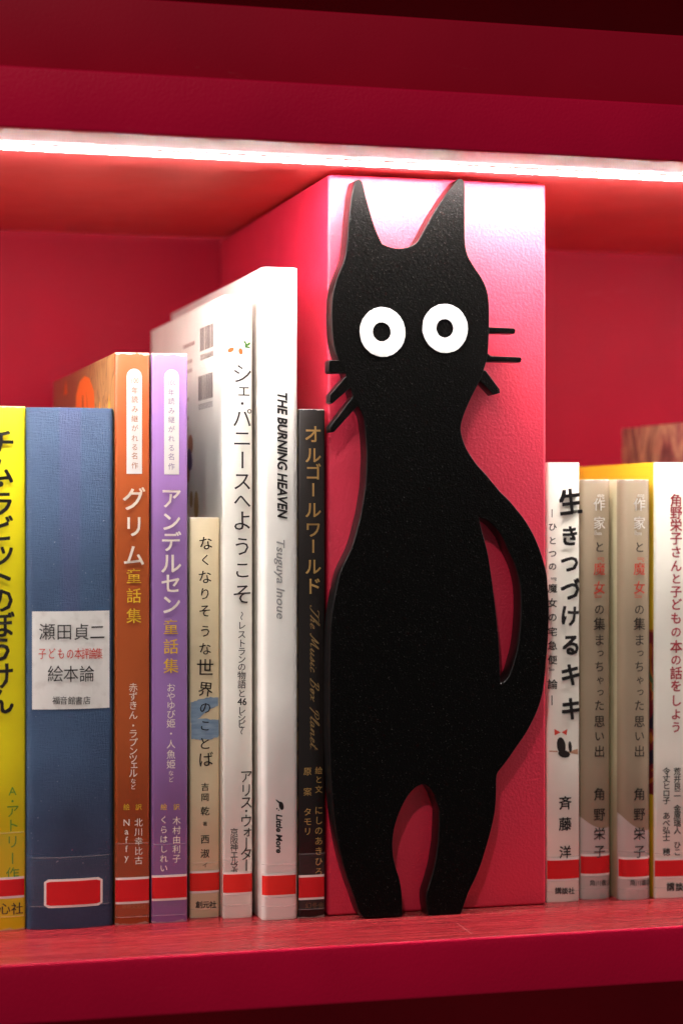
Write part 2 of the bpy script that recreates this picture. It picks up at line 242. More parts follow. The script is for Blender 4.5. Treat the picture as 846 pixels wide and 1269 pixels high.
BOOKS = [
{'key': 'yellow', 'x': -145, 'w': 25, 'y': 6.5, 'h': 225.3, 'd': 0.15, 'runs': [('title_lettering', 'チム・ラビットのぼうけん', 'v', [(1.5, 209.4, 13.2), (1.5, 197.6, 12.5), (1.5, 191.8, 10.4), (1.5, 183.4, 12.5), (1.5, 172.7, 12.5), (1.5, 161.6, 11.8), (1.5, 151.9, 12.5), (1.5, 142.2, 12.5), (1.5, 131.5, 12.5), (1.5, 120.8, 12.5), (1.5, 109.7, 12.5), (1.5, 98.6, 12.5)], 'black', 0.018, 1), ('author_lettering', 'A・アトリー作', 'v', [(6.7, 60, 5.2), (6.7, 55.5, 4.8), (6.7, 51.3, 6.2), (6.7, 45.1, 6.2), (6.7, 38.1, 6.2), (6.7, 30.9, 6.2), (6.7, 24.3, 6.2)], 'green', 0, 1), ('publisher_lettering', '童心社', 'h', [(-2.3, 9.8, 5.5), (3.2, 9.5, 5.5), (8.7, 9.2, 5.5)], 'black', 0.01, 1)], 'patch': [('call_label', -12.5, 11.8, 14.8, 21.9)], 'bulge': 1.5},
{'key': 'blue', 'x': -113.5, 'w': 38, 'y': 3.1, 'h': 224.9, 'd': 0.145, 'runs': [('title_lettering', '瀬田貞二', 'h', [(-10.4, 128.3, 7.7), (-3.1, 128.2, 7.7), (4.3, 128.1, 7.7), (11.3, 127.9, 7.7)], 'ink', 0, 0.95), ('subtitle_lettering', '子どもの本評論集', 'h', [(-12.4, 118.9, 5.2), (-8.5, 118.9, 5.2), (-4.5, 118.8, 5.2), (-0.6, 118.7, 5.2), (2.9, 118.7, 5.2), (6, 118.6, 5.2), (9.2, 118.6, 5.2), (12.1, 118.5, 5.2)], 'red', 0.008, 0.66), ('volume_lettering', '絵本論', 'h', [(-6.9, 110.2, 7.7), (-0.3, 110, 7.7), (6.7, 109.9, 7.7)], 'ink', 0, 0.92), ('publisher_lettering', '福音館書店', 'h', [(-6.5, 98.7, 3.8), (-3.4, 98.6, 3.8), (0.1, 98.5, 3.8), (3.2, 98.4, 3.8), (6.7, 98.4, 3.8)], 'ink', 0.006, 0.9)], 'patch': [('paper_label', -16.6, 16.9, 94.8, 137), ('call_label', -10.7, 12.7, 10.3, 20.6)], 'bulge': 3.2},
{'key': 'orange', 'x': -86.6, 'w': 15.3, 'y': 4.7, 'h': 249.3, 'd': 0.205, 'runs': [('series_lettering', '100', 'h', [(-0.4, 237.1, 3.2), (0.9, 237.2, 3.2), (2.1, 237.2, 3.2)], 'pale_orange', 0, 0.75), ('series_lettering', '年読み継がれる名作', 'v', [(0.9, 232.8, 3.2), (0.9, 228.9, 3.2), (0.9, 224.7, 3.2), (0.9, 220.5, 3.2), (0.9, 216.4, 3.2), (0.9, 212, 3.2), (0.9, 208.1, 3.2), (0.9, 204.3, 3.2), (0.9, 200.1, 3.2)], 'pale_orange', 0, 1), ('title_lettering', 'グリム', 'v', [(0.5, 185.6, 10.9), (0.5, 173.7, 10.2), (0.5, 161, 10.2)], 'cream', 0.012, 1), ('collection_lettering', '童話集', 'v', [(0.5, 151.9, 7), (0.5, 143.4, 7), (0.5, 134.6, 7)], 'gold_yellow', 0.006, 1), ('subtitle_lettering', '赤ずきん・ラプンツェル', 'v', [(0.2, 103.4, 4.2), (0.2, 99.5, 4.2), (0.2, 95.6, 4.2), (0.2, 91.4, 4.2), (0.2, 86.8, 4.2), (0.2, 83.3, 4.2), (0.2, 79.5, 4.2), (0.2, 75.8, 4.2), (0.2, 72.4, 4.2), (0.2, 69.6, 4.2), (0.2, 66.1, 4.2)], 'cream', 0, 1), ('subtitle_lettering', 'など', 'v', [(0.2, 62.6, 2.5), (0.2, 60.1, 2.5)], 'cream', 0, 1), ('author_lettering', '訳', 'v', [(2.6, 51.2, 3)], 'gold_yellow', 0, 1), ('author_lettering', '絵', 'v', [(-2.7, 51.4, 3)], 'gold_yellow', 0, 1), ('author_lettering', '北川幸比古', 'v', [(2.6, 44.5, 3.9), (2.6, 40.4, 3.9), (2.6, 36.3, 3.9), (2.6, 32.1, 3.9), (2.6, 28, 3.9)], 'cream', 0, 1), ('author_lettering', 'Naffy', 'v', [(-2.7, 44.8, 4.2), (-2.7, 41, 4.2), (-2.7, 37.2, 4.2), (-2.7, 33.4, 4.2), (-2.7, 29.7, 4.2)], 'cream', 0, 1), ('publisher_lettering', '世界文化社', 'h', [(-3.7, 8.3, 2.3), (-1.6, 8.2, 2.3), (0.5, 8.1, 2.3), (2.6, 8, 2.3), (4.8, 7.8, 2.3)], 'dim_orange', 0, 1)], 'patch': [('series_panel', -2.7, 4.1, 196.5, 242.3), ('call_label', -7.6, 7.3, 10.2, 19.7)], 'bulge': 0.6},
{'key': 'purple', 'x': -70.2, 'w': 16.1, 'y': 4.8, 'h': 249.3, 'd': 0.205, 'runs': [('series_lettering', '100', 'h', [(-0.6, 236.5, 3.2), (0.7, 236.6, 3.2), (2, 236.6, 3.2)], 'pale_purple', 0, 0.75), ('series_lettering', '年読み継がれる名作', 'v', [(0.7, 232.3, 3.2), (0.7, 228.4, 3.2), (0.7, 224.2, 3.2), (0.7, 220.3, 3.2), (0.7, 216.1, 3.2), (0.7, 212, 3.2), (0.7, 207.9, 3.2), (0.7, 204.1, 3.2), (0.7, 199.8, 3.2)], 'pale_purple', 0, 1), ('title_lettering', 'アンデルセン', 'v', [(0.5, 186, 9.9), (0.5, 175.8, 9.5), (0.5, 166.9, 9.5), (0.5, 157.4, 9.9), (0.5, 148.6, 9.5), (0.5, 139.4, 9.5)], 'cream', 0.012, 1), ('collection_lettering', '童話集', 'v', [(0.5, 129.5, 7.1), (0.5, 121, 7.1), (0.5, 112.5, 7.1)], 'gold_yellow', 0.006, 1), ('subtitle_lettering', 'おやゆび姫・人魚姫', 'v', [(0.5, 103, 4.2), (0.5, 99.1, 4.2), (0.5, 95.2, 4.2), (0.5, 91.3, 4.2), (0.5, 87.3, 4.2), (0.5, 82.8, 4.2), (0.5, 78.2, 4.2), (0.5, 73.7, 4.2), (0.5, 69.4, 4.2)], 'cream', 0, 1), ('subtitle_lettering', 'など', 'v', [(0.5, 65.5, 2.5), (0.5, 62.7, 2.5)], 'cream', 0, 1), ('author_lettering', '訳', 'v', [(3, 50.6, 3)], 'gold_yellow', 0, 1), ('author_lettering', '絵', 'v', [(-2.7, 50.8, 3)], 'gold_yellow', 0, 1), ('author_lettering', '木村由利子', 'v', [(3, 44.6, 3.9), (3, 40.4, 3.9), (3, 36.3, 3.9), (3, 32.1, 3.9), (3, 28, 3.9)], 'cream', 0, 1), ('author_lettering', 'くらはしれい', 'v', [(-2.7, 45.2, 3.7), (-2.7, 40.9, 3.7), (-2.7, 36.7, 3.7), (-2.7, 32.4, 3.7), (-2.7, 28.2, 3.7), (-2.7, 24, 3.7)], 'cream', 0, 1), ('publisher_lettering', '世界文化社', 'h', [(-4.5, 8.2, 2.3), (-2, 8, 2.3), (0.2, 7.9, 2.3), (2.3, 7.8, 2.3), (4.5, 7.7, 2.3)], 'pale_purple', 0, 1)], 'patch': [('series_panel', -2.5, 4.1, 196.3, 242.3), ('call_label', -8.1, 7.7, 10.8, 20)], 'bulge': 0.6},
{'key': 'cream', 'x': -53.2, 'w': 13.8, 'y': 11.3, 'h': 177.5, 'd': 0.14, 'runs': [('title_lettering', 'なくなりそうな世界のことば', 'vr', [(-0, 166.1, 6.8), (-0, 158.6, 5.4), (-0, 151.1, 6.4), (-0, 143.6, 5.7), (-0, 136.1, 6.1), (-0, 127.1, 5.7), (-0, 119.3, 6.4), (-0, 111, 8.2), (-0, 101.4, 7.5), (-0, 93.2, 6.1), (-0, 85.3, 5.4), (-0, 77.4, 6.1), (-0, 70.3, 7.2)], 'ink', 0.004, 1), ('author_lettering', '吉岡', 'v', [(-0, 58.1, 3.9), (-0, 53.5, 3.9)], 'ink', 0.01, 1), ('author_lettering', '乾', 'v', [(-0, 47.4, 4.3)], 'ink', 0.01, 1), ('author_lettering', '著', 'v', [(-0, 41.7, 2.1)], 'ink', 0.01, 1), ('author_lettering', '西淑', 'v', [(-0, 34.9, 4.3), (-0, 28.6, 4.3)], 'ink', 0.01, 1), ('author_lettering', 'イ', 'v', [(-0, 23.4, 2.5)], 'ink', 0.01, 1), ('publisher_lettering', '創元社', 'h', [(-2.6, 6, 3.4), (0.5, 5.9, 3.4), (3.6, 5.7, 3.4)], 'black', 0.012, 1)], 'patch': [('call_label', -7.3, 6.7, 12, 19.9, 'orange')], 'bulge': 1},
{'key': 'white', 'x': -39.3, 'w': 13.5, 'y': 6.3, 'h': 275.8, 'd': 0.18, 'runs': [('title_lettering', 'シェ・パニースへようこそ', 'v', [(1.8, 241.2, 10), (1.8, 233.6, 7.5), (1.8, 227.9, 6.4), (1.8, 221.5, 9.6), (1.8, 212.6, 9.3), (1.8, 202.9, 9.3), (1.8, 193.6, 9.3), (1.8, 185, 8.6), (1.8, 176.1, 10), (1.8, 164.7, 9.3), (1.8, 154.3, 8.6), (1.8, 143.6, 10)], 'ink', 0.004, 1), ('subtitle_lettering', '〜レストランの物語と', 'v', [(1.6, 133.9, 4.1), (1.6, 129.7, 4.1), (1.6, 125.7, 4.1), (1.6, 121.8, 4.1), (1.6, 118.2, 4.1), (1.6, 114.7, 4.1), (1.6, 111.3, 4.1), (1.6, 107.5, 4.1), (1.6, 103.6, 4.1), (1.6, 99.6, 4.1)], 'ink', 0.006, 1), ('subtitle_lettering', '46', 'h', [(0.7, 96.1, 4.5), (2.9, 96, 4.5)], 'ink', 0.012, 1), ('subtitle_lettering', 'レシピ〜', 'v', [(1.6, 92.1, 4.1), (1.6, 88.9, 4.1), (1.6, 85.9, 4.1), (1.6, 83.2, 4.1)], 'ink', 0.006, 1), ('author_lettering', 'アリス・ウォーター', 'v', [(3.7, 62.8, 6.4), (3.7, 56.7, 6.4), (3.7, 51.3, 6.4), (3.7, 47.4, 5), (3.7, 43.1, 6.4), (3.7, 38.1, 5.7), (3.7, 33.1, 6.4), (3.7, 28.4, 6.4), (3.7, 23.4, 6.4)], 'ink', 0, 1), ('publisher_lettering', '京阪神エルマガ', 'v', [(-1.8, 38.3, 3.8), (-1.8, 34.8, 3.8), (-1.8, 31.5, 3.8), (-1.8, 28.3, 3.8), (-1.8, 25.5, 3.8), (-1.8, 23, 3.8), (-1.8, 20.5, 3.8)], 'ink', 0, 1)], 'patch': [('call_label', -7.1, 8.4, 11.5, 19.6, 'orange')], 'bulge': 1},
{'key': 'tall_white', 'x': -22, 'w': 16.4, 'y': -1.9, 'h': 287.8, 'd': 0.215, 'runs': [('title_lettering', 'THE BURNING HEAVEN', 's', [(0.9, 232.4), (0.9, 176.8), 4.4], 'black', 0.03, 1), ('author_lettering', 'Tsuguya Inoue', 's', [(0.1, 167.6), (0.1, 132.7), 3.7], 'grey', 0.012, 1), ('publisher_lettering', 'Little More', 's', [(-0.6, 46.6), (-0.6, 29.5), 2.7], 'black', 0.03, 1)], 'patch': [('call_label', -8.4, 7.1, 11.1, 19.6, 'orange'), ('emblem', -2.4, 1.2, 47.7, 52.9)], 'bulge': 0.8},
{'key': 'dark', 'x': -7.6, 'w': 12.2, 'y': -1.3, 'h': 225.5, 'd': 0.15, 'runs': [('title_lettering', 'オルゴールワールド', 'v', [(0.5, 214.4, 8.6), (0.5, 205.1, 7.9), (0.5, 197.6, 7.9), (0.5, 189.7, 7.2), (0.5, 180.8, 7.9), (0.5, 172.2, 7.9), (0.5, 164.7, 7.2), (0.5, 155.7, 7.9), (0.5, 147.1, 8.2)], 'gold', 0.012, 1), ('subtitle_lettering', 'The Music Box Planet.', 'c', [(1.1, 138.6), (1.1, 74.2), 3.9], 'soft_gold', -0.004, 1), ('author_lettering', '絵と文', 'v', [(3.1, 65.2, 3.6), (3.1, 61.2, 3.6), (3.1, 56.9, 3.6)], 'gold', 0.004, 1), ('author_lettering', 'にしのあきひろ', 'v', [(3.1, 47.6, 4.1), (3.1, 43.1, 4.1), (3.1, 38.6, 4.1), (3.1, 34, 4.1), (3.1, 29.5, 4.1), (3.1, 24.9, 4.1), (3.1, 20.4, 4.1)], 'gold', 0.004, 1), ('author_lettering', '原案', 'v', [(-2, 65, 3.9), (-2, 56, 3.9)], 'gold', 0.004, 1), ('author_lettering', 'タモリ', 'v', [(-2, 47.1, 3.9), (-2, 42.8, 3.9), (-2, 38.5, 3.9)], 'gold', 0.004, 1), ('publisher_lettering', '幻冬舎', 'h', [(-1.7, 5.6, 3), (1.3, 5.5, 3), (4.2, 5.3, 3)], 'dim_gold', 0, 1)], 'patch': [('call_label', -7, 5.7, 9.1, 18.1)], 'bulge': 0.5},
{'key': 'brush', 'x': 113.7, 'w': 16.3, 'y': 3.5, 'h': 202.8, 'd': 0.14, 'runs': [('title_lettering', '生きつづけるキキ', 'vr', [(3, 184.6, 13.4), (3, 169, 10.4), (3, 156.3, 10), (3, 144, 10.4), (3, 132.1, 10), (3, 118.7, 10.8), (3, 104.9, 11.2), (3, 89.2, 11.5)], 'black', 0.03, 1), ('subtitle_lettering', '―ひとつの『魔女の宅急便』論―', 'v', [(-5.6, 179.4, 3.7), (-5.6, 173.1, 4.1), (-5.6, 166.8, 4.1), (-5.6, 160.8, 4.1), (-5.6, 154.9, 4.1), (-5.6, 150, 3.7), (-5.6, 144.8, 4.5), (-5.6, 138.1, 4.5), (-5.6, 131.5, 4.5), (-5.6, 124.8, 4.5), (-5.6, 118.4, 4.5), (-5.6, 111.8, 4.5), (-5.6, 106.6, 3.7), (-5.6, 100.6, 4.8), (-5.6, 93.2, 4.5)], 'ink', 0.012, 1), ('author_lettering', '斉藤', 'v', [(0.4, 45.8, 6.7), (0.4, 36.1, 6.7)], 'black', 0.012, 1), ('author_lettering', '洋', 'v', [(0.4, 23.1, 6.3)], 'black', 0.012, 1), ('publisher_lettering', '講談社', 'h', [(-3, 5.4, 3.3), (0.2, 5.2, 3.3), (3.6, 5, 3.3)], 'ink', 0.02, 1)], 'patch': [('call_label', -8.8, 7.8, 10.8, 19.4)], 'bulge': 1.2},
{'key': 'taupe_a', 'x': 131, 'w': 14.9, 'y': 5.8, 'h': 195.1, 'd': 0.14, 'runs': [('title_lettering', '『作家』', 'v', [(1, 188.4, 5.2), (1, 183.5, 6.4), (1, 174.9, 6.4), (1, 168.9, 5.2)], 'pale_text', 0.006, 1), ('joining_lettering', 'と', 'v', [(1, 163.7, 5.6)], 'ink', 0.006, 1), ('title_lettering', '『魔女』', 'v', [(1, 159.2, 5.2), (1, 153.5, 6.4), (1, 144.9, 6.4), (1, 139.7, 5.2)], 'red', 0.006, 1), ('title_lettering', 'の集まっちゃった思い出', 'v', [(1, 134.8, 5.6), (1, 128, 6.4), (1, 120.5, 6), (1, 114.5, 4.9), (1, 108.2, 5.6), (1, 101.8, 4.9), (1, 96.3, 4.9), (1, 90.2, 5.6), (1, 82.7, 6), (1, 75.9, 5.6), (1, 68.8, 6)], 'ink', 0.006, 1), ('author_lettering', '角野栄子', 'v', [(1, 48.9, 6.4), (1, 39.5, 6.4), (1, 30.5, 6.4), (1, 22.3, 6.4)], 'ink', 0.004, 1), ('publisher_lettering', '角川書店', 'h', [(-2.3, 7.8, 3), (0.6, 7.7, 3), (3.4, 7.6, 3), (6.2, 7.4, 3)], 'ink', 0, 1)], 'patch': [('call_label', -7.7, 8.2, 12, 20.1)], 'bulge': 2},
{'key': 'taupe_b', 'x': 148.2, 'w': 15.9, 'y': -0.5, 'h': 195.1, 'd': 0.14, 'runs': [('title_lettering', '『作家』', 'v', [(1.1, 188.4, 5.2), (1.1, 183.5, 6.4), (1.1, 174.9, 6.4), (1.1, 168.9, 5.2)], 'pale_text', 0.006, 1), ('joining_lettering', 'と', 'v', [(1.1, 163.7, 5.6)], 'ink', 0.006, 1), ('title_lettering', '『魔女』', 'v', [(1.1, 159.2, 5.2), (1.1, 153.6, 6.4), (1.1, 145, 6.4), (1.1, 139.7, 5.2)], 'red', 0.006, 1), ('title_lettering', 'の集まっちゃった思い出', 'v', [(1.1, 134.8, 5.6), (1.1, 128.1, 6.4), (1.1, 120.6, 6), (1.1, 114.6, 4.9), (1.1, 108.3, 5.6), (1.1, 101.9, 4.9), (1.1, 96.5, 4.9), (1.1, 90.3, 5.6), (1.1, 82.8, 6), (1.1, 76.1, 5.6), (1.1, 69, 6)], 'ink', 0.006, 1), ('author_lettering', '角野栄子', 'v', [(1.1, 49.1, 6.4), (1.1, 39.8, 6.4), (1.1, 30.8, 6.4), (1.1, 22.5, 6.4)], 'ink', 0.004, 1), ('publisher_lettering', '角川書店', 'h', [(-2.2, 8.1, 3), (0.6, 7.9, 3), (3.5, 7.8, 3), (6.3, 7.7, 3)], 'ink', 0, 1)], 'patch': [('call_label', -8.6, 7.7, 10.8, 18.9)], 'bulge': 2},
{'key': 'right_white', 'x': 170.2, 'w': 25.4, 'y': -0.7, 'h': 203.1, 'd': 0.17, 'runs': [('title_lettering', '角野栄子さんと子どもの本の話をしよう', 'v', [(-2.5, 185.4, 6.4), (-2.5, 179.6, 6.4), (-2.5, 173.8, 6.4), (-2.5, 167.7, 6.4), (-2.5, 161.3, 6), (-2.5, 154.9, 6), (-2.5, 148.9, 5.6), (-2.5, 142.9, 6), (-2.5, 136.9, 6), (-2.5, 130.5, 6), (-2.5, 124.1, 5.6), (-2.5, 117.3, 6.4), (-2.5, 111.1, 5.6), (-2.5, 104.9, 6.4), (-2.5, 98.9, 6), (-2.5, 92.1, 6), (-2.5, 85.7, 5.6), (-2.5, 79.7, 5.6)], 'deep_red', 0.016, 1), ('author_lettering', '荒井良二', 'v', [(-1.9, 59, 3.8), (-1.9, 55.6, 3.8), (-1.9, 52.2, 3.8), (-1.9, 48.8, 3.8)], 'ink', 0.012, 1), ('author_lettering', '金原瑞人', 'v', [(-1.9, 41.7, 3.8), (-1.9, 38.3, 3.8), (-1.9, 34.9, 3.8), (-1.9, 31.5, 3.8)], 'ink', 0.012, 1), ('author_lettering', 'ひこ', 'v', [(-1.9, 24.7, 3.8), (-1.9, 21.4, 3.8)], 'ink', 0.012, 1), ('author_lettering', '令丈ヒロ子', 'v', [(-7.2, 59.2, 3.8), (-7.2, 55.8, 3.8), (-7.2, 52.4, 3.8), (-7.2, 49, 3.8), (-7.2, 45.6, 3.8)], 'ink', 0.012, 1), ('author_lettering', 'あべ弘士', 'v', [(-7.2, 38.5, 3.8), (-7.2, 35.1, 3.8), (-7.2, 31.7, 3.8), (-7.2, 28.3, 3.8)], 'ink', 0.012, 1), ('author_lettering', '穂', 'v', [(-7.2, 21.6, 3.8)], 'ink', 0.012, 1), ('publisher_lettering', '講談社', 'h', [(-5.2, 5.3, 4.1), (-0.9, 5.1, 4.1), (3.6, 4.9, 4.1)], 'black', 0.02, 1)], 'patch': [('call_label', -12.7, 12.7, 10.2, 17.7)], 'bulge': 1.5},
{'key': 'far_brown', 'x': 227.6, 'w': 25.4, 'y': 0, 'h': 226.5, 'd': 0.172, 'runs': [], 'patch': [], 'bulge': 1}]
BARCODES = [((57.5, 254.6), (26.5, 265.3)), ((60.4, 231.8), (28.3, 243.2))]

# ------------------------------------------------------------------ shelving (the setting)
def struct(o): return tag(o, kind='structure')
XL, XR, YF, YB = -.80, .95, -.0605, .2295
struct(box('shelf_board', (XL, YF, -.0245), (XR, YB + .012, 0), M['board'], bev=.0013))
top = bpy.data.objects['shelf_board']; top.data.materials.append(M['wood_top'])
for p in top.data.polygons:
    if p.normal.z > .75: p.material_index = 1
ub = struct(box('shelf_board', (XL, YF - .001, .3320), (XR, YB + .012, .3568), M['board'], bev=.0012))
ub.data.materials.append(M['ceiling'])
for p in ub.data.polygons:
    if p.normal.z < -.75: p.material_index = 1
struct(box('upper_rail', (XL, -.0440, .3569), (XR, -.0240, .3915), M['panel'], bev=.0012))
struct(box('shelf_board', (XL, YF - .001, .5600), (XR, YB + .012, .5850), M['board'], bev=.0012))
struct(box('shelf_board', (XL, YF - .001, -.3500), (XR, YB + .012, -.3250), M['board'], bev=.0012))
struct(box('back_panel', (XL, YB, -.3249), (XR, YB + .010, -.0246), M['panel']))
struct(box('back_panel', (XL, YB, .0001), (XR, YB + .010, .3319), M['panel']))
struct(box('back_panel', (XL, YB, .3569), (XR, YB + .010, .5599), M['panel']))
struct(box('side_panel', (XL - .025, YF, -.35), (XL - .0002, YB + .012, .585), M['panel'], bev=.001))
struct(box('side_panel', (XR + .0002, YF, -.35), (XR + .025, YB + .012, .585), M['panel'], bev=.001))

# LED strip under the upper board
led = empty('led_light_strip', (.07, -.0245, .332), 'glowing white strip light running under the upper red shelf board', 'strip light')
box('diffuser', (XL + .01 - .07, -.0023, -.0016), (XR - .01 - .07, .0023, -.0004), M['led'], led, bev=.0006, seg=1)
box('glow_baffle', (XL + .01 - .07, -.0029, -.0008), (XR - .01 - .07, -.0024, -.0004), M['channel'], led)  # lip added to hold the strip's glow off the board underside in front
box('channel', (XL + .01 - .07, -.0042, -.0004), (XR - .01 - .07, .0042, 0), M['channel'], led)

# ------------------------------------------------------------------ red block with the black cat plate
block = empty('block_with_cat', (0, 0, 0), 'tall glossy red block faced with a flat black cat figure with round white eyes', 'bookend')
bo = box('block', (0, 0, 0), (.1035, .2285, .3302), M['block'], block, bev=.0016, seg=4)

def smooth_loop(pts, n=3, corner=55):
    """Catmull-Rom through the points, keeping hard corners"""
    P = [Vector(p) for p in pts]; N = len(P); out = []
    def is_c(i):
        a = P[i] - P[i - 1]; b = P[(i + 1) % N] - P[i]
        return a.length and b.length and math.degrees(a.angle(b)) > corner
    for i in range(N):
        p0, p1, p2, p3 = P[i - 1], P[i], P[(i + 1) % N], P[(i + 2) % N]
        if is_c(i): p0 = p1 - (p2 - p1)
        if is_c((i + 1) % N): p3 = p2 + (p2 - p1)
        for j in range(n):
            t = j / n
            out.append(.5 * ((2 * p1) + (-p0 + p2) * t + (2 * p0 - 5 * p1 + 4 * p2 - p3) * t * t + (-p0 + 3 * p1 - 3 * p2 + p3) * t ** 3))
    return out
def plate(name, loops, yfront, thick, mats, parent, bevel=.0005):
    """flat plate cut to closed outlines (x, z in metres), front at yfront"""
    cu = bpy.data.curves.new(name, 'CURVE'); cu.dimensions = '2D'; cu.fill_mode = 'BOTH'
    cu.extrude = thick / 2 - bevel; cu.bevel_depth = bevel; cu.bevel_resolution = 2; cu.offset = -bevel
    for lp in loops:
        s = cu.splines.new('POLY'); s.points.add(len(lp) - 1); s.use_cyclic_u = True
        for q, p in zip(s.points, lp): q.co = (p[0], p[1], 0, 1)
    t = bpy.data.objects.new('t', cu); COL.objects.link(t)
    m = bpy.data.meshes.new_from_object(t.evaluated_get(bpy.context.evaluated_depsgraph_get()))
    bpy.data.objects.remove(t); bpy.data.curves.remove(cu)
    m.name = name
    for v in m.vertices:
        x, y, z = v.co; v.co = (x, yfront + thick / 2 - z, y)
    m.flip_normals() if False else None
    m.materials.clear()
    for k in (mats if isinstance(mats, list) else [mats]): m.materials.append(k)
    for p in m.polygons:
        fr = abs(p.normal.y) > .95
        p.use_smooth = not fr
        p.material_index = 0 if fr or not isinstance(mats, list) else 1
    return link(bpy.data.objects.new(name, m), parent)
mmv = lambda L: [(a * MM, b * MM) for a, b in L]
cat = plate('cat_figure', [smooth_loop(mmv(CAT_OUTLINE), 3, 38), smooth_loop(mmv(CAT_TAIL_GAP), 3, 50)], -.011, .0108, [M['cat'], M['cat_side']], block)
cat['label'] = 'flat black cat plate with pointed ears, whiskers and a tail looping back to its side'
for w in WHISKERS: plate('whisker', [mmv(w)], -.0108, .0075, [M['cat'], M['cat_side']], cat, .0004)
for (cx, cz), rx, rz, (px, pz), pr in EYES:
    jit = [random.uniform(-.1, .1) for _ in range(64)]
    o = [((cx + (rx + jit[i]) * math.cos(i * math.tau / 64)) * MM, (cz + (rz + jit[i]) * math.sin(i * math.tau / 64)) * MM) for i in range(64)]
    inn = [((px + (pr + jit[-i] * .8) * math.cos(i * math.tau / 48)) * MM, (pz + (pr * 1.02 + jit[-i] * .8) * math.sin(i * math.tau / 48)) * MM) for i in range(48)]
    plate('eye', [o, inn], -.01125, .0004, M['eye'], cat, .0001)

# ------------------------------------------------------------------ glyphs
GL = {}
def need(keys):
    objs = []
    for ch, bold in keys:
        if (ch, bold) in GL or ch == ' ': continue
        c = bpy.data.curves.new('g', 'FONT'); c.body = ch; c.size = 1; c.resolution_u = 2
        o = bpy.data.objects.new('g', c); COL.objects.link(o); objs.append(((ch, bold), o, c)); GL[(ch, bold)] = None
    dg = bpy.context.evaluated_depsgraph_get()
    for kk, o, c in objs:
        m = bpy.data.meshes.new_from_object(o.evaluated_get(dg))
        gv, gf = [tuple(v.co[:2]) for v in m.vertices], [tuple(p.vertices) for p in m.polygons]; b_ = kk[1]; V, Fc = [], []
        shifts = [(0, 0)] if b_ < .003 else ([(-b_, 0), (b_, 0)] if b_ < .011 else [(-b_, -b_), (b_, -b_), (-b_, b_), (b_, b_)])
        for q, (sx, sy) in enumerate(shifts):
            o_ = len(V); V += [(x + sx, y + sy, q) for x, y in gv]; Fc += [tuple(i + o_ for i in p) for p in gf]
        GL[kk] = (V, Fc)
        bpy.data.meshes.remove(m)
    for kk, o, c in objs: bpy.data.objects.remove(o); bpy.data.curves.remove(c)
def line_mesh(text, bold, shear):
    c = bpy.data.curves.new('g', 'FONT'); c.body = text; c.size = 1; c.resolution_u = 3; c.offset = bold; c.shear = shear
    o = bpy.data.objects.new('g', c); COL.objects.link(o)
    m = bpy.data.meshes.new_from_object(o.evaluated_get(bpy.context.evaluated_depsgraph_get()))
    r = ([tuple(v.co[:2]) for v in m.vertices], [tuple(p.vertices) for p in m.polygons])
    bpy.data.meshes.remove(m); bpy.data.objects.remove(o); bpy.data.curves.remove(c)
    return r
# a flowing script hand for one spine: strokes in a unit box, baseline 0, x-height .45
SCRIPT = {
 'T': (.62, [[(.1, .8), (.2, .95), (.45, .88), (.7, .95)], [(.5, .9), (.38, .45), (.25, .05), (.1, .02), (.05, .15)]]),
 'h': (.42, [[(0, .05), (.2, .5), (.3, .95), (.2, .95), (.1, .4), (.05, 0), (.12, .3), (.25, .42), (.28, .3), (.24, .05), (.36, .08)]]),
 'e': (.36, [[(0, .12), (.2, .25), (.24, .4), (.14, .42), (.07, .2), (.14, .02), (.36, .12)]]),
 'M': (.85, [[(0, .1), (.08, .02), (.2, .5), (.3, .92), (.3, .4), (.34, .15), (.5, .6), (.62, .92), (.58, .4), (.6, .05), (.75, .1)]]),
 'u': (.46, [[(0, .1), (.1, .42), (.07, .1), (.15, .02), (.28, .2), (.34, .42), (.3, .1), (.36, .02), (.46, .1)]]),
 's': (.34, [[(0, .05), (.15, .3), (.18, .46), (.24, .2), (.18, .02), (.07, .06), (.34, .1)]]),
 'i': (.26, [[(0, .1), (.12, .42), (.08, .1), (.14, .02), (.26, .1)], [(.16, .62), (.18, .66)]]),
 'c': (.34, [[(.24, .36), (.16, .43), (.06, .2), (.12, .02), (.34, .12)]]),
 'B': (.62, [[(.1, .8), (.3, .95), (.24, .5), (.14, .02)], [(.3, .95), (.5, .9), (.45, .6), (.26, .5), (.48, .4), (.42, .08), (.14, .02), (.1, .1)]]),
 'o': (.38, [[(.1, .1), (.06, .3), (.18, .43), (.26, .25), (.16, .02), (.07, .12), (.24, .35), (.38, .32)]]),
 'x': (.4, [[(0, .35), (.12, .4), (.18, .1), (.36, .06)], [(.34, .42), (.2, .25), (.02, .02)]]),
 'P': (.6, [[(.32, .85), (.24, .4), (.12, -.05)], [(.1, .6), (.16, .88), (.42, .95), (.55, .75), (.42, .5), (.24, .52)]]),
 'l': (.26, [[(0, .08), (.18, .55), (.26, .93), (.17, .93), (.08, .4), (.1, .03), (.26, .1)]]),
 'a': (.44, [[(.28, .4), (.12, .42), (.05, .15), (.14, .02), (.28, .36), (.27, .06), (.44, .1)]]),
 'n': (.48, [[(0, .1), (.1, .43), (.08, .02), (.14, .3), (.28, .43), (.3, .2), (.3, .03), (.48, .1)]]),
 't': (.3, [[(0, .1), (.14, .5), (.18, .8), (.1, .2), (.14, .02), (.3, .1)], [(.02, .52), (.3, .56)]]),
 '.': (.2, [[(.08, .02), (.1, .05)]]), ' ': (.3, [])}
